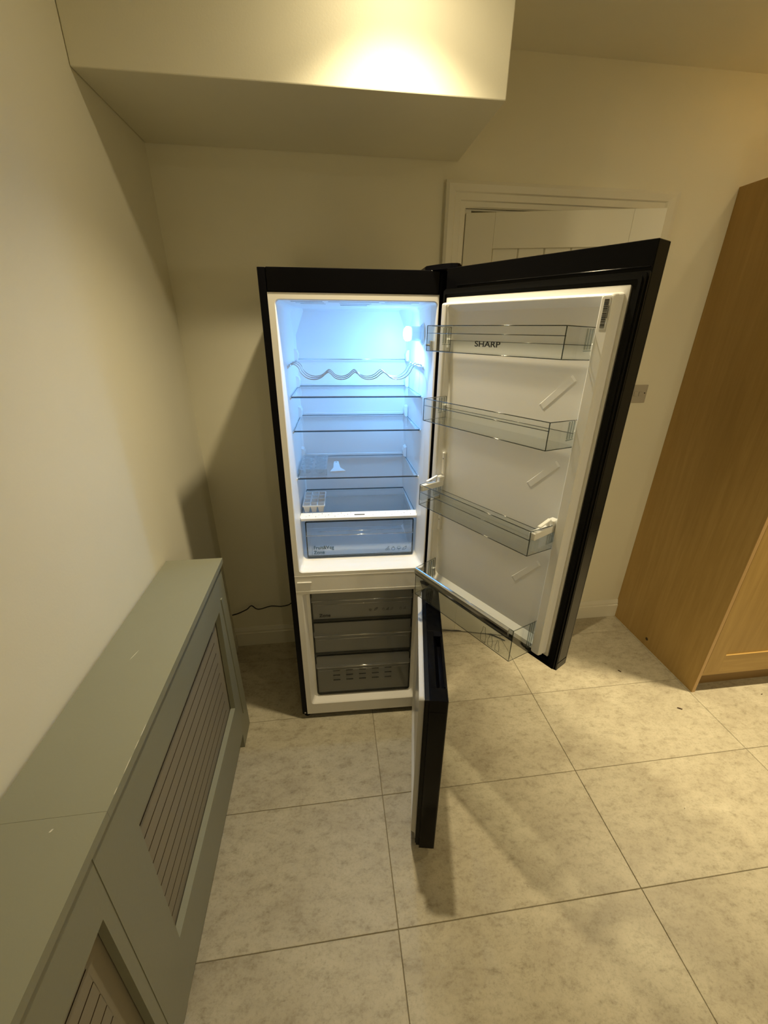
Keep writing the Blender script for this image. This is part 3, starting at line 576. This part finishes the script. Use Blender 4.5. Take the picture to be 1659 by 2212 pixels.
for za, zb in ((1.518, 1.599), (1.308, 1.392), (1.003, 1.100)):
    A_, B_ = Vector((0.382, 0, za)), Vector((0.462, 0, zb)); dd = (B_-A_).normalized(); pp = Vector((-dd.z, 0, dd.x))*0.009
    bm = bmesh.new(); q = [A_-pp, B_-pp, B_+pp, A_+pp]; vb = [bm.verts.new((p.x, -0.0175, p.z)) for p in q]; vt = [bm.verts.new((p.x*1+(0.422-p.x)*0.16, -0.0190, p.z+((za+zb)/2-p.z)*0.12)) for p in q]
    bm.faces.new(vt)
    for k in range(4): bm.faces.new((vb[k], vb[(k+1) % 4], vt[(k+1) % 4], vt[k]))
    mk('diagonal_rib', bm, M_WHITE, ul)
for z0_, z1_ in ((1.236, 1.328), (1.045, 1.108)):
    mk('socket_strip', B((0.0575, 0.0700, -0.0265, -0.0170, z0_, z1_), bev=0.002, seg=1), M_WHITE, ul)
    for zz in ((z0_+0.018, z1_-0.020) if z1_-z0_ > 0.07 else ((z0_+z1_)/2+0.01,)):
        bm = bmesh.new(); lathe(bm, [(0.0028, -0.0262), (0.0022, -0.0275)], 10, 'y', (0.0638, 0, zz)); mk('screw', bm, M_GREYP, ul)
for k, z_ in enumerate((1.66, 1.47, 1.205, 0.87)):
    for l0, l1 in ((0.0500, 0.0585), (0.4915, 0.5000)): mk('bin_peg', B((l0, l1, -0.034, -0.020, z_-0.012, z_+0.012), bev=0.001, seg=1), M_WHITE, ul)
# bar code sticker
stk = mk('barcode_sticker', B((0.5085, 0.5215, -0.0492, -0.0486, 1.700, 1.760)), M_STICKER, ul)
bm = bmesh.new(); z_ = 1.704; random.seed(3)
while z_ < 1.755:
    h_ = random.choice((0.0007, 0.0009, 0.0014, 0.0022)); 
    box(bm, 0.5095, 0.5185, -0.0496, -0.0491, z_, z_+h_); z_ += h_+random.choice((0.0006, 0.0008, 0.0012))
for k in range(9): box(bm, 0.5195, 0.5210, -0.0496, -0.0491, 1.722+k*0.0026, 1.7236+k*0.0026)
mk('barcode', bm, M_INK, stk)

# ---- door bins
def bin_(zt, zb, zrim, front_h, chrome=False, clips=False, n=-0.132, name='door_bin'):
    """zt/zb: top and bottom at the front, zrim: level of the lower ledge line"""
    fl, frr = 0.0720, 0.4860; bl, br = 0.0590, 0.4975; nb = -0.0265; w = 0.0026
    zbb = zb-0.004; zte = zt-0.003
    bm = bmesh.new()
    def wall(P): # P: four corners (l,n) base + heights -> thin box
        (a0, a1), (b0, b1), (za0, za1, zb0, zb1), (ox, oy) = P
        vs = [bm.verts.new(p) for p in ((a0, a1, za0), (b0, b1, zb0), (b0, b1, zb1), (a0, a1, za1), (a0+ox, a1+oy, za0), (b0+ox, b1+oy, zb0), (b0+ox, b1+oy, zb1), (a0+ox, a1+oy, za1))]
        for f in ((0, 1, 2, 3), (7, 6, 5, 4), (0, 4, 5, 1), (1, 5, 6, 2), (2, 6, 7, 3), (3, 7, 4, 0)): bm.faces.new([vs[i] for i in f])
    wall(((fl, n), (frr, n), (zb, zt, zb, zt), (0, w)))                                   # front
    wall(((fl, n+w), (bl, nb), (zb, zt, zbb, zte), (w, 0))); wall(((frr, n+w), (br, nb), (zb, zt, zbb, zte), (-w, 0)))   # ends
    wall(((bl+w, nb), (br-w, nb), (zbb, zbb+0.030, zbb, zbb+0.030), (0, -w)))             # low back wall
    vs = []
    for dz in (0, w):
        vs.append([bm.verts.new(p) for p in ((fl+w, n+w, zb+dz), (frr-w, n+w, zb+dz), (br-w, nb-w, zbb+dz), (bl+w, nb-w, zbb+dz))])
    bm.faces.new(vs[0][::-1]); bm.faces.new(vs[1])
    for k in range(4): bm.faces.new((vs[0][k], vs[0][(k+1) % 4], vs[1][(k+1) % 4], vs[1][k]))
    b = mk(name, bm, M_BIN, fr, MD)
    r = 0.0011
    bm = bmesh.new()
    tube(bm, [(bl, nb, zte), (fl, n, zt), (frr, n, zt), (br, nb, zte)], r, 6)             # rim
    for l_, s_ in ((fl, 1), (frr, -1)): tube(bm, [(l_, n, zt), (l_, n, zb)], r*1.1, 6)
    tube(bm, [(bl, nb, zte), (bl, nb, zbb)], r, 6); tube(bm, [(br, nb, zte), (br, nb, zbb)], r*1.3, 6)
    tube(bm, [(bl, nb, zbb), (fl, n, zb), (frr, n, zb), (br, nb, zbb)], r, 6); tube(bm, [(fl, n+w, zrim), (frr, n+w, zrim)], r*0.9, 6)
    tube(bm, [(bl, nb, zbb+0.030), (br, nb, zbb+0.030)], r*0.8, 6)
    mk('bin_rim', bm, M_RIM, b, smooth=True)
    for l_, s_ in ((0.0635, 1), (0.4925, -1)):                                             # clip-in columns at both ends near the door
        bm = bmesh.new()
        for q in range(3): box(bm, l_-0.0012+s_*0.0, l_+0.0012, nb-0.036+q*0.0105, nb-0.033+q*0.0105, zbb+0.022, zte-0.002)
        box(bm, l_-0.0010, l_+0.0010, nb-0.037, nb-0.004, zbb+0.018, zbb+0.0205); mk('hook_column', bm, M_HOOK, b)
    return b
b1 = bin_(1.7070, 1.6425, 1.6880, 0.064)
text('maker_print', 'SHARP', 0.0180, at(0.2475, -0.1330, 1.6600), M_INK, b1, 1.45, 0.0003, 0.0002, 1.02)
b2 = bin_(1.5115, 1.4475, 1.4915, 0.064)
b3 = bin_(1.2415, 1.1720, 1.2150, 0.070)
for l0, l1, s_ in ((0.0620, 0.0790, 1), (0.4780, 0.4960, -1)):
    c_ = mk('adjuster_block', B((l0, l1, -0.1275, -0.0330, 1.2180, 1.2375), bev=0.002, seg=2), M_WHITE, b3, label='white height adjuster block on the bin end')
    bm = B((l0+0.004, l1-0.004, -0.102, -0.056, 1.243, 1.2475), bev=0.0012, seg=1)
    for v in bm.verts: v.co.z += (v.co.y+0.102)*0.22
    box(bm, l0+0.005, l1-0.005, -0.064, -0.058, 1.236, 1.250); mk('lever', bm, M_WHITE, c_)
    mk('rear_block', B((l0-(0.0 if s_ < 0 else 0.001), l1+(0.001 if s_ < 0 else 0.0), -0.052, -0.030, 1.2360, 1.2520), bev=0.0015, seg=1), M_WHITE, c_)
    mk('skirt', B((l0+0.001, l1-0.001, -0.126, -0.034, 1.186, 1.2180)), M_FROST, c_)
b4 = bin_(0.9300, 0.8195, 0.9020, 0.11)
bm = bmesh.new(); P = [(-0.1325, 0.9310), (-0.1365, 0.9300), (-0.1390, 0.9255), (-0.1395, 0.9190), (-0.1385, 0.9100), (-0.1355, 0.9020), (-0.1325, 0.8990)]
prism(bm, P, 0.0725, 0.4725, 'x'); mk('chrome_trim', bm, M_CHROME, b4, smooth=False, label='shiny metallic strip along the front of the bottle bin')
for k, (l_, z_, h_) in enumerate(((0.389, 0.826, 0.054), (0.416, 0.8265, 0.046), (0.4425, 0.827, 0.038))):
    q = h_*0.17; icon([[(-q, 0), (q, 0), (q*1.1, h_*0.45), (q*0.55, h_*0.72), (q*0.4, h_), (-q*0.4, h_), (-q*0.55, h_*0.72), (-q*1.1, h_*0.45), (-q, 0)]], l_, z_, 1.0, -0.1328, M_RIM, b4, 0.0006, 'bottle_pictogram')

# ---- lower door
ML = doormat(0.5471, -0.0274, -0.1631); L2, Z2, Z3 = 0.5670, 0.0296, 0.7472
hz = Z3-0.045
ld = mk('lower_door', B((0, L2, 0, T-0.004, Z2, hz), (0, 0.275, 0, T-0.004, hz, Z3), (0.520, L2, 0, T-0.004, hz, Z3), (0.275, 0.520, 0, 0.020, hz, Z3), bev=0.001, seg=2), M_BLACK, fr, ML)
mk('door_glass', B((0.0, L2, T-0.004, T, Z2+0.0005, Z3-0.0005), bev=0.0008, seg=1), M_SILVER, ld)
bm = bmesh.new(); prism(bm, [(0.020, Z3-0.0004), (0.034, hz+0.002), (0.0462, hz+0.002), (0.0462, hz), (0.020, hz)], 0.300, 0.520, 'x')
prism(bm, [(0.275, Z3), (0.300, hz+0.002), (0.275, hz)], 0.020, 0.0465, 'y') if False else box(bm, 0.275, 0.300, 0.020, 0.0465, hz, Z3-0.0006); mk('handle_recess', bm, M_BLACKSAT, ld)
mk('handle_lip', B((0.300, 0.515, 0.0430, 0.0468, Z3-0.007, Z3-0.0010), (0.340, 0.515, 0.0385, 0.0395, Z3-0.016, Z3-0.014), bev=0.0005, seg=1), M_BLACK, ld)
mk('door_lip', B((0.0, L2, -0.0012, 0.001, Z2, Z3-0.0012)), M_BLACK, ld)
g2 = mk('gasket', frame_ring(-0.012, -0.0015, (0.004, L2-0.004, Z2+0.006, Z3-0.006), 0.018), M_RUBBER, ld)
mk('gasket_fold', frame_ring(-0.0150, -0.012, (0.008, L2-0.008, Z2+0.010, Z3-0.010), 0.005), M_RUBBER, g2)
bm = bmesh.new(); loft(bm, [(0.018, L2-0.018, Z2+0.020, Z3-0.020, 0.003, -0.001), (0.018, L2-0.018, Z2+0.020, Z3-0.020, 0.003, -0.0165), (0.030, L2-0.026, Z2+0.030, Z3-0.026, 0.010, -0.0175), (0.034, L2-0.030, Z2+0.034, Z3-0.030, 0.010, -0.0300), (0.050, L2-0.048, Z2+0.05, Z3-0.05, 0.014, -0.0300), (0.056, L2-0.054, Z2+0.056, Z3-0.056, 0.014, -0.020)])
mk('inner_liner', bm, M_LINER2, ld)

# ------------------------------------------------------------------ loose items on the shelves
FM = Matrix.Translation((FX, FY, 0)) @ Matrix.Rotation(FPHI, 4, 'Z')
def fridge_item(name, u_, v_, z_, label, cat):
    p = FM @ Vector((u_, v_, z_)); return empty(name, p, FPHI, label, cat)
eg = fridge_item('egg_tray', 0.113, 0.222, 1.1762, 'clear plastic egg tray with eight cups on the lowest glass shelf', 'egg tray')
w2, d2 = 0.052, 0.100
bm = bmesh.new(); nx, ny = 2, 4
box(bm, -w2, w2, -d2, d2, 0.0235, 0.0255, bev=0.0008, seg=1)
for sx in (-1, 1): box(bm, sx*w2-0.001, sx*w2+0.001, -d2, d2, 0.0, 0.0235)
for sy in (-1, 1): box(bm, -w2, w2, sy*d2-0.001, sy*d2+0.001, 0.0, 0.0235)
mk('tray', bm, M_EGG, eg)
for i in range(2):
    for j in range(4):
        x, y = (-0.0255, 0.0255)[i], -0.073+j*0.0487
        bm = bmesh.new(); P = [(x+0.0215*math.cos(a*math.pi/12), y+0.0195*math.sin(a*math.pi/12), 0.0262) for a in range(24)]; tube(bm, P, 0.0014, 6, closed=True)
        lathe(bm, [(0.0195, 0.0235), (0.016, 0.008), (0.010, 0.0035)], 18, 'z', (x, y, 0)); mk('egg_cup', bm, M_EGG, eg, smooth=True)
sc = fridge_item('ice_scraper', 0.207, 0.232, 1.1758, 'small white plastic ice scraper lying beside the egg tray', 'scraper')
bm = bmesh.new(); P = [(-0.030, -0.070), (0.031, -0.064), (0.010, -0.020), (0.004, 0.040), (0.003, 0.062), (-0.006, 0.070), (-0.016, 0.064), (-0.018, 0.045), (-0.018, -0.020)]
prism(bm, P, 0.0, 0.003, 'z'); sb = mk('blade', bm, M_WHITE, sc)
bm = bmesh.new(); lathe(bm, [(0.0042, 0.0029), (0.0042, 0.0034)], 12, 'z', (-0.007, 0.055, 0)); mk('hang_hole', bm, M_GREYP, sc)
ic = fridge_item('ice_cube_tray', 0.1055, 0.213, 1.0140, 'white ice cube tray with twelve cells on the crisper cover', 'ice tray')
bm = bmesh.new(); wx, wy, hh = 0.043, 0.078, 0.030; cw, ch = 2*wx/3, 2*wy/4
for i in range(4): box(bm, -wx+i*cw-0.002, -wx+i*cw+0.002, -wy, wy, hh-0.004, hh)
for j in range(5): box(bm, -wx, wx, -wy+j*ch-0.002, -wy+j*ch+0.002, hh-0.004, hh)
tr = mk('rim', bm, M_WHITE, ic)
for i in range(3):
    for j in range(4):
        bm = bmesh.new(); x0, x1, y0, y1 = -wx+i*cw+0.001, -wx+(i+1)*cw-0.001, -wy+j*ch+0.001, -wy+(j+1)*ch-0.001
        top = [bm.verts.new(p) for p in ((x0, y0, hh-0.002), (x1, y0, hh-0.002), (x1, y1, hh-0.002), (x0, y1, hh-0.002))]; q = 0.005
        bot = [bm.verts.new(p) for p in ((x0+q, y0+q, 0.0), (x1-q, y0+q, 0.0), (x1-q, y1-q, 0.0), (x0+q, y1-q, 0.0))]
        bm.faces.new(bot)
        for k in range(4): bm.faces.new((top[k], top[(k+1) % 4], bot[(k+1) % 4], bot[k]))
        mk('cell', bm, M_WHITE, ic)

# ------------------------------------------------------------------ cables and crumbs
bm = bmesh.new()
tube(bm, smoothpath([(0.440, -0.060, 0.380), (0.405, -0.050, 0.345), (0.362, -0.035, 0.315), (0.330, -0.026, 0.278), (0.285, -0.022, 0.266), (0.227, -0.022, 0.272), (0.170, -0.022, 0.258), (0.145, -0.022, 0.262), (0.122, -0.022, 0.284), (0.095, -0.022, 0.262), (0.050, -0.022, 0.240), (0.012, -0.022, 0.229)], 6), 0.0032, 8)
tag(mk('power_cable', bm, M_CORD, smooth=True), 'black power cable running along the wall between radiator cover and fridge', 'cable')
bm = bmesh.new(); tube(bm, smoothpath([(0.93, -0.040, 0.010), (1.10, -0.040, 0.012), (1.24, -0.040, 0.012), (1.37, -0.050, 0.007), (1.50, -0.09, 0.006), (1.58, -0.16, 0.006)], 6), 0.0032, 8)
tag(mk('floor_cable', bm, M_CORD, smooth=True), 'thin dark cable lying on the floor behind the open lower door', 'cable')
def crumb(x, y, l, a, m, label, name='crumb'):
    bm = bmesh.new(); c, s = math.cos(a), math.sin(a); w = l*0.28
    P = [(x+c*t*l-s*q*w, y+s*t*l+c*q*w) for t, q in ((-0.5, -0.2), (-0.1, -0.5), (0.4, -0.4), (0.5, 0.2), (0.1, 0.5), (-0.4, 0.45))]
    prism(bm, P, 0.0003, 0.0035, 'z'); tag(mk(name, bm, m), label, 'crumb')
crumb(2.113, -0.459, 0.017, 2.2, M_CRUMB, 'brown crumb on the floor in the shadow beside the oak cabinet')
crumb(2.252, -0.719, 0.024, 2.6, M_CRUMB, 'brown splinter on the bright floor in front of the oak cabinet')
crumb(1.912, -1.137, 0.009, 0.7, M_CHALK, 'tiny white chip on the floor tiles at the lower right', 'paint_fleck')
crumb(2.742, -0.691, 0.010, 0.2, M_CRUMB, 'small brown crumb on the floor at the right edge of the photo')
